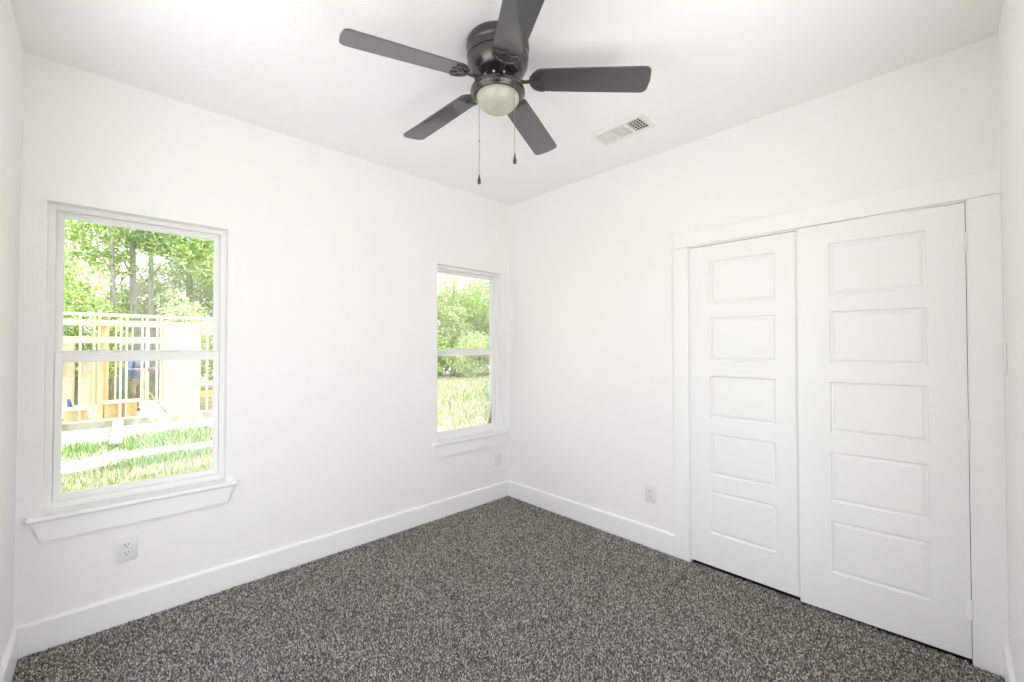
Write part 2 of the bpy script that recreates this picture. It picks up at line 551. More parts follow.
def window(name, X, label, horn_r):
    x0, x1 = X
    z0, z1 = WZ
    root = thing(name, (0, 0, 0), label, 'window', kind='structure')
    y = YN
    f = MB()
    ring(f, x0, x1, z0, z1, 0.030, 0.030, 0.034, 0.028, y + 0.066, y + 0.140)          # main frame
    ring(f, x0 + 0.030, x1 - 0.030, z0 + 0.034, z1 - 0.028, 0.008, 0.008, 0.008, 0.010, y + 0.098, y + 0.140, 0.002)
    f.build('window_frame', M['vinyl'], root)
    j = MB()
    j.box(x0, x0 + 0.004, y + 0.001, y + 0.068, z0, z1)
    j.box(x1 - 0.004, x1, y + 0.001, y + 0.068, z0, z1)
    j.box(x0, x1, y + 0.001, y + 0.068, z1 - 0.004, z1)
    j.build('jamb_liner', M['trim'], root)
    u = MB()
    ring(u, x0 + 0.036, x1 - 0.036, 1.338, z1 - 0.034, 0.020, 0.020, 0.040, 0.022, y + 0.104, y + 0.130)
    up = u.build('upper_sash', M['vinyl'], root)
    MB().box(x0 + 0.050, x1 - 0.050, y + 0.114, y + 0.120, 1.370, z1 - 0.050).build('pane', M['glass'], up)
    l = MB()
    ring(l, x0 + 0.031, x1 - 0.031, z0 + 0.034, 1.366, 0.027, 0.027, 0.032, 0.046, y + 0.074, y + 0.100)
    l.box(x0 + 0.10, x1 - 0.10, y + 0.068, y + 0.076, 1.352, 1.358, 0.001, 1)              # finger lift
    lo = l.build('lower_sash', M['vinyl'], root)
    MB().box(x0 + 0.054, x1 - 0.054, y + 0.084, y + 0.090, z0 + 0.060, 1.325).build('pane', M['glass'], lo)
    for fx in (0.28, 0.72):
        k = MB()
        xx = x0 + (x1 - x0) * fx
        k.box(xx - 0.028, xx + 0.028, y + 0.076, y + 0.100, 1.366, 1.372, 0.002, 1)
        k.lathe([(0, 1.372), (0.010, 1.372), (0.010, 1.380), (0, 1.382)], 14, Matrix.Translation((xx, y + 0.088, 0)))
        k.box(xx - 0.004, xx + 0.026, y + 0.082, y + 0.090, 1.374, 1.379, 0.001, 1)
        k.build('sash_lock', M['vinyl'], lo)
    # stool and mitred apron
    sx0, sx1 = x0 - 0.042, x1 + horn_r
    s = MB()
    s.prism([(y + 0.067, z0 - 0.024), (y - 0.030, z0 - 0.024), (y - 0.037, z0 - 0.020), (y - 0.040, z0 - 0.014), (y - 0.040, z0 - 0.009),
             (y - 0.037, z0 - 0.003), (y - 0.030, z0), (y + 0.067, z0)], 'x', x0 + 0.001, x1 - 0.001)
    for a, b in ((sx0, x0 + 0.001), (x1 - 0.001, sx1)):
        s.prism([(y, z0 - 0.024), (y - 0.030, z0 - 0.024), (y - 0.037, z0 - 0.020), (y - 0.040, z0 - 0.014), (y - 0.040, z0 - 0.009),
                 (y - 0.037, z0 - 0.003), (y - 0.030, z0), (y, z0)], 'x', a, b)
    s.build('window_sill', M['trim'], root)
    a0, a1 = sx0 + 0.012, sx1 - 0.012
    ap = MB()
    ap.prism([(a0, z0 - 0.024), (a1, z0 - 0.024), (a1 - 0.032, z0 - 0.116), (a0 + 0.032, z0 - 0.116)], 'y', y - 0.021, y)
    ap.build('apron', M['trim'], root)
    return root


window('window_1', W1, 'larger-looking double-pane sash window beside the narrow wall strip', 0.042)
window('window_2', W2, 'sash window beside the room corner', 0.042)


# ------------------------------------------------------------------ outlets and switch
def outlet(loc, rz, label):
    """Built facing -y, then turned."""
    root = thing('wall_outlet', loc, label, 'outlet', 'wall outlets', rz=rz)
    p = MB()
    p.box(-0.041, 0.041, -0.006, 0.0, -0.061, 0.061, 0.0025, 2)
    p.build('cover_plate', M['plate'], root, True)
    for dz in (-0.0195, 0.0195):
        r = MB()
        r.prism([(0.017 * math.cos(a), dz + max(-0.0135, min(0.0135, 0.017 * math.sin(a)))) for a in [2 * math.pi * k / 24 for k in range(24)]],
                'y', -0.0078, -0.004)
        rec = r.build('receptacle', M['plate'], root)
        s = MB()
        s.box(-0.0078, -0.0052, -0.0083, -0.0070, dz - 0.0005, dz + 0.0085)
        s.box(0.0052, 0.0078, -0.0083, -0.0070, dz + 0.0005, dz + 0.0080)
        s.lathe([(0, 0), (0.0028, 0), (0.0028, 0.0013), (0, 0.0013)], 12,
                Matrix.Translation((0, -0.0070, dz - 0.0075)) @ Matrix.Rotation(math.radians(90), 4, 'X'))
        s.build('slots', M['slot'], rec)
    c = MB()
    c.lathe([(0, 0), (0.003, 0), (0.0022, 0.0012), (0, 0.0014)], 12, Matrix.Translation((0, -0.006, 0)) @ Matrix.Rotation(math.radians(90), 4, 'X'))
    c.build('screw', M['metal'], root)
    return root


outlet((0.098, YN, 0.371), 0, 'white duplex outlet below the larger-looking window')
outlet((2.640, YN, 0.369), 0, 'white duplex outlet below the corner window')
outlet((XE, 1.478, 0.372), math.radians(-90), 'white duplex outlet on the closet wall, near the door casing')

sw = thing('light_switch', (2.640, YS, 1.345), 'white light switch on the wall strip beside the closet casing', 'switch', rz=math.radians(180))
MB().box(-0.037, 0.037, -0.006, 0, -0.058, 0.058, 0.0025, 2).build('cover_plate', M['plate'], sw, True)
MB().prism([(-0.006, -0.033), (-0.013, 0.030), (-0.010, 0.033), (-0.004, 0.033), (-0.004, -0.033)], 'x', -0.0165, 0.0165).build('rocker', M['plate'], sw)

# ------------------------------------------------------------------ ceiling vent
vt = thing('ceiling_vent', (2.305, 1.405, H), 'white three-section air vent set in the ceiling near the closet', 'vent')
f = MB()
VX, VY = 0.094, 0.182
cells = [(-0.146, -0.056), (-0.038, 0.054), (0.070, 0.156)]
f.box(-VX, -0.062, -VY, VY, -0.010, 0, 0.003, 1)
f.box(0.066, VX, -VY, VY, -0.010, 0, 0.003, 1)
prev = -VY
for a, b in cells + [(VY, VY)]:
    f.box(-0.064, 0.068, prev, a, -0.0095, 0, 0.0015, 1)
    prev = b
f.build('vent_frame', M['metal'], vt)
MB().box(-0.070, 0.074, -0.160, 0.170, -0.0012, 0.0).build('duct_shade', M['slot'], vt)  # flat near-black sheet standing for the shade inside the duct
for ci, (a, b) in enumerate(cells):
    g = MB()
    if ci == 0:                      # open egg-crate end: blades edge-on to the room
        n = 5
        for k in range(n):
            yy = a + (b - a) * (k + 0.5) / n
            g.box(-0.062, 0.066, yy - 0.0010, yy + 0.0010, -0.005, 0.0)
        for k in range(1, 5):
            xx = -0.062 + 0.128 * k / 5
            g.box(xx - 0.0009, xx + 0.0009, a, b, -0.004, -0.001)
    else:                            # slanted louvres whose faces are turned to the room
        n = 8
        for k in range(n):
            yy = a + (b - a) * (k + 0.5) / n
            mt = Matrix.Translation((0.002, yy, -0.0045)) @ Matrix.Rotation(math.radians(-40), 4, 'X')
            g.box(-0.064, 0.064, -0.0034, 0.0034, -0.0005, 0.0005, mtx=mt)
    g.build('louvre_grille', M['metal'], vt)

# ------------------------------------------------------------------ ceiling fan
FX, FY = 1.250, 1.390
fan = thing('ceiling_fan', (FX, FY, H), 'dark five-blade ceiling fan with a frosted dome light and two pull chains', 'ceiling fan')


def fz(prof):
    return [(r, z - H) for r, z in prof]


MB().lathe(fz([(0, 2.74), (0.136, 2.74), (0.139, 2.734), (0.1405, 2.722), (0.140, 2.708), (0.137, 2.698), (0.1335, 2.695), (0.1335, 2.690),
               (0.137, 2.687), (0.1375, 2.672), (0.136, 2.664), (0.1315, 2.661), (0.1315, 2.656), (0.135, 2.652), (0.133, 2.640), (0.127, 2.624),
               (0.118, 2.609), (0.108, 2.597), (0.100, 2.592), (0.0, 2.592)]), 64).build('motor_housing', M['bronze'], fan, True)
fl = MB()
fl.lathe(fz([(0, 2.592), (0.066, 2.592), (0.070, 2.586), (0.070, 2.552), (0.060, 2.546), (0, 2.546)]), 48)
fl.build('flywheel', M['black'], fan, True)
MB().lathe(fz([(0, 2.550), (0.060, 2.550), (0.082, 2.550), (0.100, 2.546), (0.114, 2.538), (0.120, 2.528), (0.121, 2.516), (0.117, 2.509), (0.110, 2.505),
               (0.107, 2.500), (0.099, 2.499), (0.096, 2.505), (0.0, 2.510)]), 64).build('light_rim', M['bronze'], fan, True)
gp = [(0.0955, 2.508)]
for k in range(0, 15):
    a = math.radians(90 * k / 14)
    gp.append((0.0955 * math.cos(a), 2.500 - 0.066 * math.sin(a)))
gp[-1] = (0.0, gp[-1][1])
MB().lathe(fz(gp), 56).build('dome_shade', M['globe'], fan, True)

R0, R1 = 0.150, 0.662


def blade_outline():
    """(r, s) points: rounded root, long straight edges, blunt tip with one generous corner."""
    pts = []
    hw0, hw1 = 0.058, 0.068
    for k in range(9):               # rounded root end
        a = math.radians(90 + 180 * k / 8)
        pts.append((R0 + 0.040 + 0.040 * math.cos(a), hw0 * math.sin(a)))
    pts += [(R0 + 0.20, -hw0 - 0.005)]
    for c_, a0_ in ((-1, -90), (1, 10)):   # blunt tip, both corners eased, the end a little bowed
        for k in range(8):
            a = math.radians(a0_ + 80 * k / 7)
            pts.append((R1 - 0.036 + 0.028 * math.cos(a), c_ * (hw1 - 0.028) + 0.028 * math.sin(a)))
        if c_ < 0:
            pts.append((R1 - 0.004, 0.0))
    pts += [(R0 + 0.20, hw0 + 0.005)]
    return pts


BZ = 2.577 - H                       # root height; the blades droop a little outwards
for k in range(5):
    ang = math.radians(310 + 72 * k)
    rot = Matrix.Rotation(ang, 4, 'Z') @ Matrix.Translation((0, 0, BZ)) @ Matrix.Rotation(math.radians(3.6), 4, 'Y') @ Matrix.Rotation(math.radians(-11.5), 4, 'X')
    bm = bmesh.new()
    o_ = blade_outline()
    A = [bm.verts.new((r, s, -0.003)) for r, s in o_]
    B = [bm.verts.new((r, s, 0.003)) for r, s in o_]
    bm.faces.new(A)
    bm.faces.new(list(reversed(B)))
    for i in range(len(o_)):
        j = (i + 1) % len(o_)
        bm.faces.new((A[i], B[i], B[j], A[j]))
    bmesh.ops.recalc_face_normals(bm, faces=bm.faces[:])
    bl = MB()
    bl.add(bm)
    blade = bl.build('blade', M['blade'], fan)
    blade.matrix_local = rot
    ir = MB()                        # cast bracket under the blade root, in the blade's own frame
    zz = -0.0065
    ir.tube([(0.060, 0, 0.004), (0.095, 0, -0.006), (0.125, 0, -0.010), (0.150, 0, zz)], [0.011, 0.009, 0.0085, 0.009], 10, flat=0.7)
    for s in (-1, 1):
        ir.tube([(0.145, 0, zz), (0.150, s * 0.022, zz), (0.162, s * 0.040, zz), (0.182, s * 0.051, zz), (0.205, s * 0.054, zz)],
                [0.007, 0.0065, 0.006, 0.0055, 0.004], 8, flat=0.7)
        ir.tube([(0.152, 0, zz), (0.172, s * 0.012, zz), (0.190, s * 0.030, zz), (0.204, s * 0.052, zz)], [0.004, 0.004, 0.004, 0.004], 8, flat=0.7)
        ir.tube([(0.214, 0, zz), (0.203, s * 0.010, zz), (0.197, s * 0.020, zz), (0.199, s * 0.030, zz), (0.207, s * 0.040, zz), (0.205, s * 0.052, zz)],
                0.0042, 8, flat=0.7)
    ir.tube([(0.148, 0, zz), (0.175, 0, zz), (0.214, 0, zz)], [0.007, 0.0045, 0.0045], 8, flat=0.7)
    for (px, py) in ((0.208, 0.0), (0.199, 0.042), (0.199, -0.042)):
        ir.lathe([(0, -0.004), (0.006, -0.003), (0.0065, 0.002), (0, 0.003)], 12, Matrix.Translation((px, py, zz)))
    ir.build('blade_bracket', M['iron'], blade, True)
for k in range(10):                  # flywheel screws, seen between the brackets
    a = math.radians(310 + 36 * k + 12)
    s = MB()
    s.lathe([(0, 0), (0.0055, 0), (0.0045, 0.004), (0, 0.005)], 10,
            Matrix.Rotation(a, 4, 'Z') @ Matrix.Translation((0.069, 0, 2.573 - H)) @ Matrix.Rotation(math.radians(90), 4, 'Y'))
    s.build('screw', M['metal'], fan)


def pull_chain(x, y, ztop, zend, joint=None):
    c = MB()
    x, y = x - FX, y - FY
    n = int((ztop - zend) / 0.0045)
    c.tube([(x, y, ztop - H), (x, y, zend - H)], 0.0007, 6)
    for k in range(n):
        c.lathe([(0, -0.0019), (0.0016, -0.0008), (0.0016, 0.0008), (0, 0.0019)], 6, Matrix.Translation((x, y, ztop - H - 0.0045 * k)))
    if joint:
        c.lathe([(0, -0.006), (0.0030, -0.004), (0.0030, 0.004), (0, 0.006)], 8, Matrix.Translation((x, y, joint - H)))
    ch = c.build('pull_chain', M['chain'], fan)
    MB().lathe([(0, 0.004), (0.0030, 0.003), (0.0032, -0.006), (0.0052, -0.014), (0.0082, -0.026), (0.0080, -0.034), (0.0055, -0.0385), (0, -0.040)], 16,
               Matrix.Translation((x, y, zend - H))).build('pull_knob', M['bronze'], ch, True)


pull_chain(1.222, 1.485, 2.515, 2.172, joint=2.33)
pull_chain(1.2415, 1.2735, 2.522, 2.204)

# ------------------------------------------------------------------ carpet pile
sx, sy = 0.0068, 0.0068
gx, gy = np.meshgrid(np.arange(XW + BT + 0.004, XE - 0.001, sx), np.arange(YS + BT + 0.004, YN - BT - 0.002, sy))
px = gx.ravel() + RNG.uniform(-0.5, 0.5, gx.size) * sx
py = gy.ravel() + RNG.uniform(-0.5, 0.5, gx.size) * sy
keep = ~((px > XE - CT - 0.006) & ((py < DY0 + 0.01) | (py > DY1 - 0.01)))
px, py = px[keep], py[keep]
N = len(px)
hgt = RNG.uniform(0.007, 0.012, N)
lean = RNG.uniform(0, 2 * np.pi, N)
ln = RNG.uniform(0.001, 0.006, N)
yaw = RNG.uniform(0, 2 * np.pi, N)
rad = RNG.uniform(0.0028, 0.0046, N)
V = np.zeros((N, 7, 3))
for k in range(3):
    a = yaw + k * 2 * np.pi / 3
    V[:, k] = np.stack([px + rad * 0.55 * np.cos(a), py + rad * 0.55 * np.sin(a), np.full(N, -0.001)], 1)
    V[:, 3 + k] = np.stack([px + ln * 0.6 * np.cos(lean) + rad * np.cos(a + 0.5), py + ln * 0.6 * np.sin(lean) + rad * np.sin(a + 0.5), hgt * 0.62], 1)
V[:, 6] = np.stack([px + ln * np.cos(lean), py + ln * np.sin(lean), hgt], 1)
V[:, :, 0] = np.clip(V[:, :, 0], XW + BT, None)
V[:, :, 1] = np.clip(V[:, :, 1], None, YN - BT)
tri = []
for k in range(3):
    j = (k + 1) % 3
    tri += [(k, j, 3 + j), (k, 3 + j, 3 + k), (3 + k, 3 + j, 6)]
F = (np.arange(N)[:, None, None] * 7 + np.array(tri)[None]).reshape(-1, 3)
tag(arrays('carpet_pile', V.reshape(-1, 3), F, M['pile']), 'grey brown speckled carpet covering the whole floor', 'carpet', kind='stuff')

# ------------------------------------------------------------------ outside: ground and an added slab that bounces sunlight in
gnd = MB()
gnd.box(-45, 60, -40, 70, GZ - 0.3, GZ)
tag(gnd.build('ground', M['soil']), 'pale dry ground with thin grass outside the windows', 'ground', kind='structure')
bslab = MB()  # unseen slab, added to reflect sun up through the openings
bslab.box(-5.5, XW - TH, -6.0, 3.2, GZ, -0.05)
bslab.box(XW - TH, 1.74, -6.0, YS - 0.001, GZ, -0.05)
tag(bslab.build('bounce_slab', M['concrete']), 'unseen pale slab added to bounce sunlight up to the ceiling', 'slab', kind='structure')


def leaf_quads(cen, size, rng, flat=0.0):
    n = len(cen)
    a = rng.normal(size=(n, 3))
    a /= np.linalg.norm(a, axis=1, keepdims=True)
    b = rng.normal(size=(n, 3))
    b -= a * (a * b).sum(1, keepdims=True)
    b /= np.linalg.norm(b, axis=1, keepdims=True)
    s = size * rng.uniform(0.6, 1.3, (n, 1))
    P = np.stack([cen - a * s, cen + b * s * 0.42, cen + a * s, cen - b * s * 0.42], 1)
    Fq = np.arange(n * 4).reshape(n, 4)
    return P.reshape(-1, 3), Fq


def crown(blobs, per, size, seed, shell=0.55):
    rng = np.random.default_rng(seed)
    out = []
    for (x, y, z, r) in blobs:
        n = max(20, int(per * r * r))
        d = rng.normal(size=(n, 3))
        d /= np.linalg.norm(d, axis=1, keepdims=True)
        rr = r * (shell + (1 - shell) * rng.uniform(0, 1, (n, 1)) ** 0.6)
        out.append(np.array([x, y, z]) + d * rr * np.array([1, 1, 0.8]))
    return leaf_quads(np.concatenate(out), size, rng)


def tree(name, x, y, trunk_r, h, blobs, leafm, per, size, label, group, seed, forks=(), cat='tree'):
    root = thing(name, (x, y, GZ), label, cat, group)
    rr = random.Random(seed)
    pts, rad = [], []
    for k in range(9):
        f_ = k / 8
        pts.append((0.12 * math.sin(f_ * 4 + seed) * f_, 0.1 * math.cos(f_ * 3 + seed) * f_, h * f_))
        rad.append(trunk_r * (1.25 if k == 0 else 1 - 0.62 * f_))
    tk = MB().tube(pts, rad, 10).build('trunk', M['bark'], root, True)
    for (z0_, dx, dy, dz, r_) in forks:
        f_ = z0_ / h
        bx, by = 0.12 * math.sin(f_ * 4 + seed) * f_, 0.1 * math.cos(f_ * 3 + seed) * f_
        MB().tube([(bx, by, z0_), (bx + dx * 0.3, by + dy * 0.3, z0_ + dz * 0.45), (bx + dx * 0.65, by + dy * 0.6, z0_ + dz * 0.72),
                   (bx + dx, by + dy, z0_ + dz)], [r_, r_ * 0.8, r_ * 0.6, r_ * 0.25], 8).build('branch', M['bark'], root, True)
    v_, f2 = crown(blobs, per, size, seed)
    arrays('foliage', v_, f2, leafm, root)
    return root


def blobcloud(seed, n, cx, cy, cz, ex, ey, ez, r0, r1):
    r = random.Random(seed)
    out = []
    while len(out) < n:
        a, b, c = (r.uniform(-1, 1) for _ in range(3))
        if a * a + b * b + c * c < 1:
            out.append((cx + a * ex, cy + b * ey, cz + c * ez, r.uniform(r0, r1)))
    return out


GT = 'trees behind the framed house'
FK = [(3.9, 0.9, 0.2, 1.5, 0.035), (4.7, -0.9, -0.1, 1.3, 0.032), (5.4, 0.7, -0.3, 1.4, 0.03)]
tree('grey_trunk_tree', 0.22, 21.5, 0.12, 9.5, blobcloud(1, 13, 0, 0, 7.0, 2.6, 1.8, 2.0, 0.6, 1.1), M['leaf_lime'], 620, 0.085,
     'tree with a straight pale trunk bare below its crown, above the framed house corner post', GT, 1, FK)
tree('grey_trunk_tree', 0.84, 22.0, 0.14, 10.5, blobcloud(2, 12, 0.2, 0.2, 7.4, 2.4, 1.8, 2.0, 0.6, 1.1), M['leaf_deep'], 620, 0.085,
     'tree with a forked trunk, between the two straighter trunks', GT, 2, [(3.6, 0.6, 0.1, 1.5, 0.05)] + FK[1:])
tree('grey_trunk_tree', 1.42, 22.5, 0.115, 10.5, blobcloud(3, 12, 0.2, 0.4, 7.2, 2.4, 1.8, 1.9, 0.6, 1.1), M['leaf_lime'], 620, 0.085,
     'tree with a trunk hidden low down by leaves and a long side branch up high', GT, 3, [(4.9, 1.1, 0.1, 1.0, 0.035), (5.6, -0.6, 0, 1.3, 0.03)])
back = [(-6.5, 27, 'leaf_deep'), (-3.8, 24, 'leaf_lime'), (-1.6, 26, 'leaf_pale'), (2.9, 24.5, 'leaf_pale'), (4.6, 22.5, 'leaf_lime'), (7.4, 25, 'leaf_deep'), (10.4, 28, 'leaf_lime')]
words_ = ['dark bushy tree far beyond the framed house', 'bright lime tree reaching down to the framing', 'pale hazy tree behind the straight trunk',
          'pale speckled tree filling the upper window corner', 'lime green tree rising above the sheathed framing', 'dark leafy tree beyond the end of the framed house',
          'lime tree standing behind the meadow edge']
for i, (x, y, lm) in enumerate(back):
    tree('broadleaf_tree', x, y, 0.2, 8.5, blobcloud(20 + i, 18, 0, 0, 4.6, 2.2, 1.8, 3.9, 0.8, 1.3), M[lm], 560, 0.095, words_[i], GT, 30 + i, FK)
GS = 'shrubs behind the framed house'
for i, (x, y, h_, lm, wd) in enumerate([(-2.0, 20.4, 2.6, 'leaf_lime', 'lime bush against the far side of the framing'),
                                        (-0.65, 20.6, 4.3, 'leaf_lime', 'tall lime bush at the foot of the straight trunk'),
                                        (2.5, 20.6, 3.9, 'leaf_pale', 'pale bush behind the sheathed framing panel'),
                                        (3.9, 20.4, 3.2, 'leaf_lime', 'lime bush past the sheathed framing panel')]):
    root = thing('leafy_shrub', (x, y, GZ), wd, 'bush', GS)
    MB().tube([(0, 0, 0), (0.05, 0, h_ * 0.4), (0.0, 0.05, h_ * 0.7)], [0.05, 0.04, 0.02], 8).build('stem', M['bark'], root, True)
    v_, f2 = crown(blobcloud(60 + i, 14, 0, 0, h_ * 0.60, 1.1, 0.7, h_ * 0.45, 0.5, 0.8), 700, 0.075, 70 + i)
    arrays('foliage', v_, f2, M[lm], root)

GM = 'trees at the meadow edge'
mead = [(13.2, 25.5, 8.6, 'leaf_pale', 'pale tree at the near end of the meadow edge'), (15.6, 26.5, 7.8, 'leaf_lime', 'lime green tree in the middle of the meadow edge'),
        (17.9, 24.6, 8.4, 'leaf_pale', 'pale lime tree with a gap of sky in its crown'), (20.4, 25.2, 7.4, 'leaf_lime', 'lime tree seen through the corner window'),
        (23.0, 24.0, 8.0, 'leaf_pale', 'tree beside the far end of the meadow edge'), (25.5, 22.5, 7.6, 'leaf_deep', 'outermost dark tree of the meadow edge')]
for i, (x, y, h_, lm, wd) in enumerate(mead):
    tree('meadow_tree', x, y, 0.18, h_ * 0.8, blobcloud(80 + i, 26, 0, 0, h_ * 0.47, 1.9, 1.6, h_ * 0.46, 0.8, 1.25), M[lm], 520, 0.10, wd, GM, 90 + i, FK)

for i, (x, y, h_, lm, wd) in enumerate([(13.0, 22.6, 2.6, 'leaf_pale', 'pale low bush at the near end of the meadow edge'), (15.3, 23.2, 2.9, 'leaf_lime', 'lime low bush in the middle of the meadow edge'),
                                        (17.6, 21.9, 2.7, 'leaf_pale', 'pale low bush below the gap of sky'), (19.9, 22.0, 2.7, 'leaf_deep', 'dark low bush beyond the pale meadow grass'),
                                        (16.5, 24.6, 2.6, 'leaf_lime', 'lime bush set back between two nearer low bushes'), (19.2, 24.2, 2.7, 'leaf_pale', 'pale bush set back near the far end of the meadow edge')]):
    root = thing('leafy_shrub', (x, y, GZ), wd, 'bush', 'bushes at the meadow edge')
    MB().tube([(0, 0, 0), (0.05, 0, h_ * 0.4), (0.0, 0.05, h_ * 0.7)], [0.05, 0.04, 0.02], 8).build('stem', M['bark'], root, True)
    v_, f2 = crown(blobcloud(160 + i, 18, 0, 0, h_ * 0.5, 1.5, 0.8, h_ * 0.5, 0.5, 0.8), 620, 0.08, 170 + i)
    arrays('foliage', v_, f2, M[lm], root)

# grass, sown as blades


def blades(n, xr, yr, h0, h1, wdt, m, name, label, seed, mask=None):
    rng = np.random.default_rng(seed)
    x = rng.uniform(*xr, n)
    y = rng.uniform(*yr, n)
    if mask is not None:
        k = mask(x, y, rng)
        x, y = x[k], y[k]
    n = len(x)
    h = rng.uniform(h0, h1, n)
    a = rng.uniform(0, 2 * np.pi, n)
    b = rng.uniform(0, 2 * np.pi, n)
    le = h * rng.uniform(0.1, 0.7, n)
    P = np.zeros((n, 3, 3))
    P[:, 0] = np.stack([x - wdt * np.cos(a), y - wdt * np.sin(a), np.full(n, GZ - 0.01)], 1)
    P[:, 1] = np.stack([x + wdt * np.cos(a), y + wdt * np.sin(a), np.full(n, GZ - 0.01)], 1)
    P[:, 2] = np.stack([x + le * np.cos(b), y + le * np.sin(b), GZ + h], 1)
    return tag(arrays(name, P.reshape(-1, 3), np.arange(n * 3).reshape(n, 3), m), label, 'grass', kind='stuff')


def patch(cx, cy, rx, ry):
    return lambda x, y, rng: (((x - cx) / rx) ** 2 + ((y - cy) / ry) ** 2) < rng.uniform(0.2, 1.2, len(x))


blades(12000, (-0.2, 3.2), (10.3, 13.6), 0.05, 0.17, 0.014, M['grass_green'], 'green_grass', 'lush green grass patch before the framed house', 5, patch(1.35, 11.8, 1.3, 1.15))
blades(4500, (-1.6, 0.4), (10.2, 13.0), 0.05, 0.14, 0.012, M['grass_green'], 'sparse_grass', 'thin grass patch on the other side of the loose plank', 6, patch(-0.4, 11.6, 0.6, 0.9))
blades(20000, (-1.5, 3.2), (7.2, 9.9), 0.04, 0.12, 0.011, M['grass_dry'], 'dry_grass', 'dry yellow grass in front of the fallen boards', 7)
blades(3500, (-0.6, 1.9), (9.2, 10.0), 0.10, 0.22, 0.010, M['grass_green'], 'edge_grass', 'green tufts growing along the fallen boards', 8, patch(0.9, 9.6, 1.0, 0.4))
blades(55000, (4.5, 22), (7.0, 24.5), 0.06, 0.24, 0.016, M['grass_dry'], 'meadow_grass', 'tall pale meadow grass seen through the corner window', 9)
blades(1500, (7.5, 16), (10.5, 15.5), 0.15, 0.4, 0.02, M['grass_green'], 'weed_patch', 'green weeds standing in the pale meadow', 10, patch(11.2, 13.0, 2.2, 1.2))

# ------------------------------------------------------------------ fallen boards and loose plank
GB = 'fallen boards on the grass'


def board(p0, p1, wid, th, z, label, tilt=0.0, name='fallen_board'):
    d = Vector((p1[0] - p0[0], p1[1] - p0[1], 0))
    L = d.length
    t_ = MB().box(0, L, -wid / 2, wid / 2, 0, th, 0.006, 1)
    o = t_.build(name, M['boards'])
    o.matrix_world = Matrix.Translation((p0[0], p0[1], z)) @ Matrix.Rotation(math.atan2(d.y, d.x), 4, 'Z') @ Matrix.Rotation(tilt, 4, 'X')
    return tag(o, label, 'board', GB if name == 'fallen_board' else None)


board((-0.75, 9.70), (0.26, 9.95), 0.62, 0.05, GZ + 0.03, 'wide pale fallen board at the end below the loose plank')
board((0.22, 10.02), (1.02, 10.20), 0.55, 0.05, GZ + 0.06, 'middle pale fallen board of the row across the grass')
board((1.08, 10.16), (2.30, 10.42), 0.62, 0.05, GZ + 0.03, 'pale fallen board farthest along the row, beside the dark gap')
pk = MB().box(-0.10, 0.10, -1.45, 1.45, 0, 0.045, 0.005, 1).build('loose_plank', M['boards'])
pk.matrix_world = Matrix.Translation((0.25, 13.05, GZ + 0.09)) @ Matrix.Rotation(math.radians(1.2), 4, 'X') @ Matrix.Rotation(math.radians(-2), 4, 'Z')
tag(pk, 'pale loose plank lying from the framed house towards the room', 'plank')

# ------------------------------------------------------------------ framed house under construction
HY = 14.7
hz0 = -0.43
hs = thing('framed_house', (0, HY, GZ), 'unfinished pine framed house on a concrete slab outside the larger-looking window', 'house')


def hpart(mb, name, m):
    o = mb.build(name, m, hs)
    return o


def lb(x0, x1, y0, y1, z0, z1):      # world coordinates to the house's own
    return MB().box(x0, x1, y0 - HY, y1 - HY, z0 - GZ, z1 - GZ, 0.004, 1)


HX0, HX1 = -5.0, 6.6
hpart(lb(HX0, HX1, HY - 0.05, HY + 4.3, GZ - 0.02, hz0), 'foundation', M['found'])
hpart(lb(HX0, HX1, HY, HY + 0.09, hz0, hz0 + 0.04), 'bottom_plate', M['lumber_pale'])
hpart(lb(HX0, HX1, HY, HY + 0.09, 2.17, 2.25), 'top_plate', M['lumber_pale'])
hpart(lb(HX0, 1.9, HY + 0.01, HY + 0.08, 1.93, 2.08), 'header', M['lumber_pale'])
hpart(lb(2.0, HX1, HY + 0.01, HY + 0.08, 1.75, 1.92), 'header', M['lumber_pale'])
hpart(lb(HX0, 1.2, HY + 0.01, HY + 0.08, 1.50, 1.66), 'blocking', M['lumber_pale'])


def wide_stud(x, y, wd, m, z0=hz0 + 0.04, z1=2.17):
    hpart(lb(x - wd / 2, x + wd / 2, y, y + 0.09, z0, z1), 'stud', m)


xs_ = [-4.6, -4.2, -3.8, -3.4, -3.0, -2.6, -2.2, -1.8, -1.4, -1.0, -0.72, -0.40, -0.16, -0.07, 0.33, 0.44, 0.74, 0.83, 1.04, 1.12, 2.14, 2.32, 2.6, 3.0, 3.4, 3.8, 4.2, 4.6, 5.0, 5.4, 5.8, 6.2, 6.55]
for x in xs_:
    wide_stud(x, HY, 0.045, M['lumber'] if -0.2 < x < 0.1 else M['lumber_pale'])
# sheathing boards: upright planks covering the bay past the door opening
for k in range(6):
    xa = 1.18 + k * 0.132
    hpart(lb(xa, xa + 0.126, HY - 0.022, HY - 0.002, hz0 + (0.02 if k % 2 else 0.0) + (0.35 if k < 1 else 0.0), 2.06), 'sheathing_board', M['lumber_pale'])
# corner posts and a cross wall running back from the front wall
for k, (x, y) in enumerate([(-0.03, HY + 0.12), (0.03, HY + 0.24), (0.07, HY + 0.6), (0.07, HY + 1.0)]):
    wide_stud(x, y, 0.085, M['lumber_warm'])
hpart(lb(-0.02, 0.10, HY + 0.1, HY + 3.2, 2.10, 2.18), 'top_plate', M['lumber'])
hpart(lb(-0.02, 0.10, HY + 0.1, HY + 3.2, hz0, hz0 + 0.04), 'bottom_plate', M['lumber'])
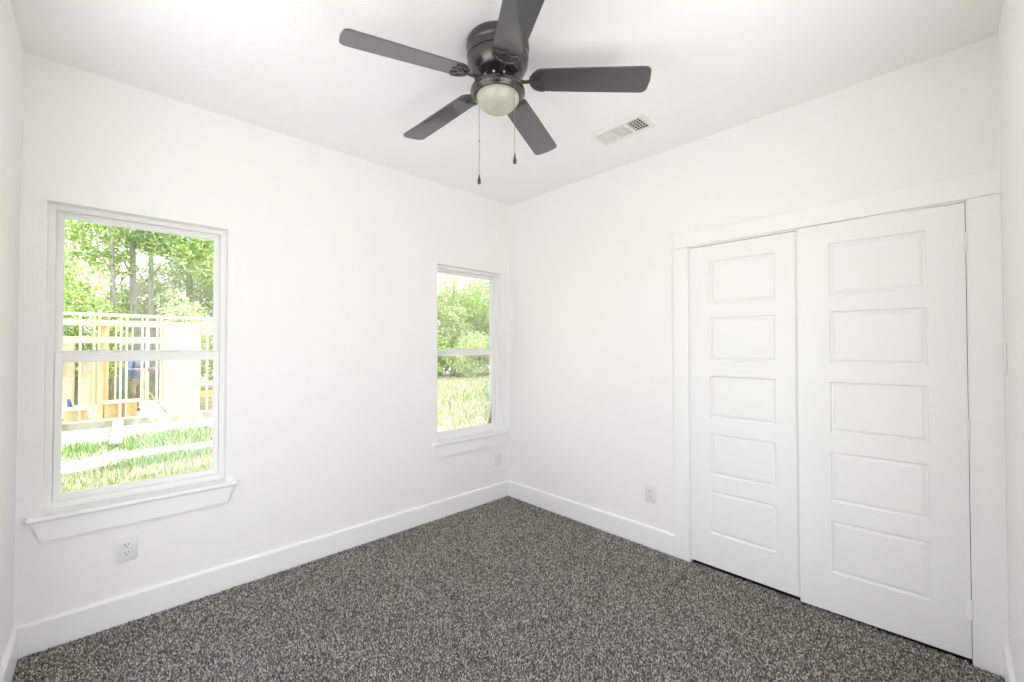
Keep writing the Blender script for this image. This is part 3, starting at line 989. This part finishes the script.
# rear wall of studs
hpart(lb(HX0, HX1, HY + 4.0, HY + 4.09, hz0, hz0 + 0.04), 'bottom_plate', M['lumber_pale'])
hpart(lb(HX0, HX1, HY + 4.0, HY + 4.09, 2.10, 2.25), 'top_plate', M['lumber_pale'])
hpart(lb(HX0, HX1, HY + 4.0, HY + 4.09, 1.15, 1.28), 'blocking', M['lumber_pale'])
x = HX0 + 0.1
while x < HX1:
    wide_stud(x, HY + 4.0, 0.045, M['lumber_pale'])
    x += 0.40
for (xa, xb, za, zb) in [(HX0, -1.4, hz0, 1.80), (-1.35, -0.62, hz0, 1.62), (-0.5, 0.12, hz0, 1.15), (0.78, 1.02, hz0, 1.15), (1.42, 2.55, hz0, 1.80), (3.2, HX1, hz0, 1.80)]:
    hpart(lb(xa, xb, HY + 4.10, HY + 4.115, za, zb), 'sheathing_board', M['lumber_pale'])
# low rail and strand-board panels under the wide opening
hpart(lb(-0.02, 0.72, HY - 0.04, HY, -0.02, 0.07), 'rail', M['lumber_pale'])
hpart(lb(0.04, 0.30, HY + 0.10, HY + 0.115, hz0, -0.02), 'low_panel', M['osb'])
hpart(lb(0.36, 0.66, HY + 0.10, HY + 0.115, hz0, -0.02), 'low_panel', M['osb'])
hpart(lb(-0.66, -0.26, HY + 0.10, HY + 0.115, hz0, -0.13), 'low_panel', M['lumber'])
hpart(lb(-1.0, -0.2, HY - 0.03, HY, -0.13, -0.04), 'rail', M['lumber_pale'])
br = MB().box(-0.022, 0.022, -0.045, 0.045, -0.62, 0.62)
bo = hpart(br, 'brace', M['lumber'])
bo.location = (1.06, 0.18, 0.55)
bo.rotation_euler = (0, math.radians(-32), 0)
yp = MB().tube([(1.96, HY + 0.55, 0.06), (2.75, HY + 0.62, 0.06)], 0.06, 16).build('yellow_pipe', M['yellow'], None, True)
tag(yp, 'yellow pipe lying on a lumber stack inside the framing', 'pipe')
ls = MB()
for j in range(4):
    for k in range(3):
        ls.box(1.85, 2.95, HY + 0.42 + k * 0.13, HY + 0.54 + k * 0.13, hz0 + j * 0.108, hz0 + j * 0.108 + 0.10, 0.004, 1)
tag(ls.build('lumber_stack', M['lumber_pale']), 'stack of pale lumber under the yellow pipe', 'lumber')

# pale building beyond the trees
nb = thing('far_building', (1.2, 27.0, GZ), 'low building with a pale metal roof beyond the trunks', 'building')
MB().box(-1.4, 1.6, -1.5, 1.5, 0, 3.25).build('far_wall', M['farwall'], nb)
MB().prism([(-1.9, 3.20), (1.9, 3.20), (0, 4.15)], 'x', -1.6, 1.8).build('far_roof', M['roofmetal'], nb)
# folded tarp leaning behind the studs
v_ = MB()
v_.tube([(0, 0, 0), (-0.05, 0.02, 0.16), (-0.13, 0.03, 0.34), (-0.16, 0.05, 0.52)], [0.11, 0.085, 0.08, 0.05], 10, flat=0.6)
v_.tube([(0.02, -0.05, 0.03), (0.10, -0.08, 0.05), (0.20, -0.09, 0.03)], [0.08, 0.06, 0.03], 10, flat=0.5)
tp = v_.build('rolled_tarp', M['tarp'], None, True)
tp.location = (-0.46, HY + 0.8, hz0)
tag(tp, 'dark blue rolled tarp leaning behind the thin studs', 'tarp')


# ------------------------------------------------------------------ worker
def skin_mesh(name, nodes, edges, m, parent, root=0, sub=2):
    """nodes: (x, y, z, r); one continuous skinned surface."""
    me = bpy.data.meshes.new(name)
    me.from_pydata([n[:3] for n in nodes], edges, [])
    o = bpy.data.objects.new(name, me)
    C.objects.link(o)
    sk = o.modifiers.new('skin', 'SKIN')
    sk.use_smooth_shade = True
    for i, n in enumerate(nodes):
        v = me.skin_vertices[0].data[i]
        v.radius = (n[3], n[3] * (n[4] if len(n) > 4 else 1.0))
        v.use_root = i == root
    sm = o.modifiers.new('sub', 'SUBSURF')
    sm.levels = sm.render_levels = sub
    dg = bpy.context.evaluated_depsgraph_get()
    me2 = bpy.data.meshes.new_from_object(o.evaluated_get(dg))
    bpy.data.objects.remove(o)
    bpy.data.meshes.remove(me)
    me2.materials.clear()
    return link_mesh(name, me2, m, parent, True)


def worker(loc, rz):
    """Standing, leaning a little forward, forearms raised to a stud. Local: faces -y, feet at z=0."""
    root = thing('person', loc, 'person in a blue shirt and khaki trousers working behind the bare studs', 'person', rz=rz)
    nod = [(0, 0.02, 0.95, 0.105, 0.80),                                    # 0 pelvis
           (0, -0.02, 1.15, 0.112, 0.80), (0, -0.07, 1.35, 0.130, 0.72), (0, -0.09, 1.45, 0.09),   # 1-3 torso
           (0, -0.12, 1.52, 0.052), (0, -0.16, 1.60, 0.078), (0, -0.17, 1.69, 0.092), (0, -0.16, 1.76, 0.062)]   # 4-7 neck, head
    ed = [(0, 1), (1, 2), (2, 3), (3, 4), (4, 5), (5, 6), (6, 7)]
    hands = []
    for s in (-1, 1):
        b = len(nod)
        fwd = -0.36 if s < 0 else -0.30
        nod += [(s * 0.18, -0.08, 1.42, 0.062), (s * 0.25, -0.12, 1.17, 0.046), (s * 0.20, -0.12 + fwd * 0.7, 1.20, 0.036),
                (s * 0.19, -0.15 + fwd * 0.85, 1.215, 0.030), (s * 0.185, -0.18 + fwd, 1.22, 0.034)]
        ed += [(3, b), (b, b + 1), (b + 1, b + 2), (b + 2, b + 3), (b + 3, b + 4)]
        hands.append((s, nod[-1][:3]))
        k = len(nod)
        st = 0.06 * s
        nod += [(s * 0.10, 0.02 + st * 0.2, 0.86, 0.078), (s * 0.12, -0.03 + st, 0.50, 0.060), (s * 0.125, 0.02 + st, 0.28, 0.056),
                (s * 0.13, 0.03 + st, 0.09, 0.040), (s * 0.135, -0.05 + st, 0.045, 0.040), (s * 0.14, -0.13 + st, 0.035, 0.032)]
        ed += [(0, k), (k, k + 1), (k + 1, k + 2), (k + 2, k + 3), (k + 3, k + 4), (k + 4, k + 5)]
    for s, (hx, hy, hz) in hands:
        hand_i = [i for i, n in enumerate(nod) if n[:3] == (hx, hy, hz)][0]
        for f_, (dx, ln_) in enumerate(((-0.024, 0.075), (-0.008, 0.085), (0.008, 0.08), (0.024, 0.065))):
            b = len(nod)
            nod += [(hx + dx, hy - 0.035, hz + 0.004, 0.0095), (hx + dx, hy - 0.035 - ln_ * 0.5, hz - 0.004, 0.009), (hx + dx, hy - 0.03 - ln_ * 0.8, hz - 0.030, 0.008)]
            ed += [(hand_i, b), (b, b + 1), (b + 1, b + 2)]
        b = len(nod)
        nod += [(hx - s * 0.036, hy - 0.010, hz - 0.006, 0.011), (hx - s * 0.045, hy - 0.045, hz - 0.018, 0.010)]
        ed += [(hand_i, b), (b, b + 1)]
    body = skin_mesh('body', nod, ed, M['skin'], root)
    # face relief on the same surface
    hc = Vector((0, -0.165, 1.66))
    for v in body.data.vertices:
        d = v.co - hc
        if d.length < 0.16 and d.y < 0:
            if abs(d.x) < 0.018 and abs(d.z + 0.010) < 0.030:
                v.co.y -= 0.020
            if abs(abs(d.x) - 0.033) < 0.014 and abs(d.z - 0.018) < 0.014:
                v.co.y += 0.008
            if abs(d.x) < 0.030 and abs(d.z + 0.050) < 0.008:
                v.co.y += 0.004
    for s in (-1, 1):
        MB().lathe([(0, -0.012), (0.016, -0.006), (0.018, 0.004), (0, 0.010)], 12,
                   Matrix.Translation((s * 0.090, -0.155, 1.665)) @ Matrix.Rotation(math.radians(90 * s), 4, 'Y')).build('ear', M['skin'], root, True)
    hr = MB()
    hr.lathe([(0.095, -0.005), (0.104, 0.02), (0.098, 0.055), (0.070, 0.088), (0.030, 0.102), (0, 0.105)], 24,
             Matrix.Translation((0, -0.150, 1.685)) @ Matrix.Rotation(math.radians(-14), 4, 'X'))
    hr.build('hair', M['hair'], root, True)
    sh = [(0, 0.02, 0.84, 0.165, 0.92), (0, -0.02, 1.13, 0.165, 0.90), (0, -0.07, 1.35, 0.178, 0.84), (0, -0.09, 1.46, 0.098)]
    se = [(0, 1), (1, 2), (2, 3)]
    for s in (-1, 1):
        b = len(sh)
        fwd = -0.36 if s < 0 else -0.30
        sh += [(s * 0.185, -0.08, 1.425, 0.080), (s * 0.25, -0.12, 1.17, 0.066), (s * 0.20, -0.12 + fwd * 0.7, 1.20, 0.056)]
        se += [(3, b), (b, b + 1), (b + 1, b + 2)]
    skin_mesh('shirt', sh, se, M['shirt'], root)
    tr_ = [(0, 0.015, 1.03, 0.148, 0.90), (0, 0.02, 0.92, 0.150, 0.90)]
    te = [(0, 1)]
    for s in (-1, 1):
        b = len(tr_)
        st = 0.06 * s
        tr_ += [(s * 0.10, 0.01 + st * 0.4, 0.76, 0.105), (s * 0.12, -0.03 + st, 0.50, 0.080), (s * 0.125, 0.02 + st, 0.28, 0.074), (s * 0.13, 0.03 + st, 0.08, 0.070)]
        te += [(1, b), (b, b + 1), (b + 1, b + 2), (b + 2, b + 3)]
    skin_mesh('trousers', tr_, te, M['khaki'], root)
    for s in (-1, 1):
        st = 0.06 * s
        skin_mesh('boot', [(s * 0.13, 0.035 + st, 0.10, 0.054), (s * 0.132, 0.02 + st, 0.05, 0.052), (s * 0.137, -0.07 + st, 0.048, 0.050), (s * 0.142, -0.16 + st, 0.042, 0.042)],
                  [(0, 1), (1, 2), (2, 3)], M['boot'], root)
    return root


worker((0.66, HY + 1.55, hz0), math.radians(35))
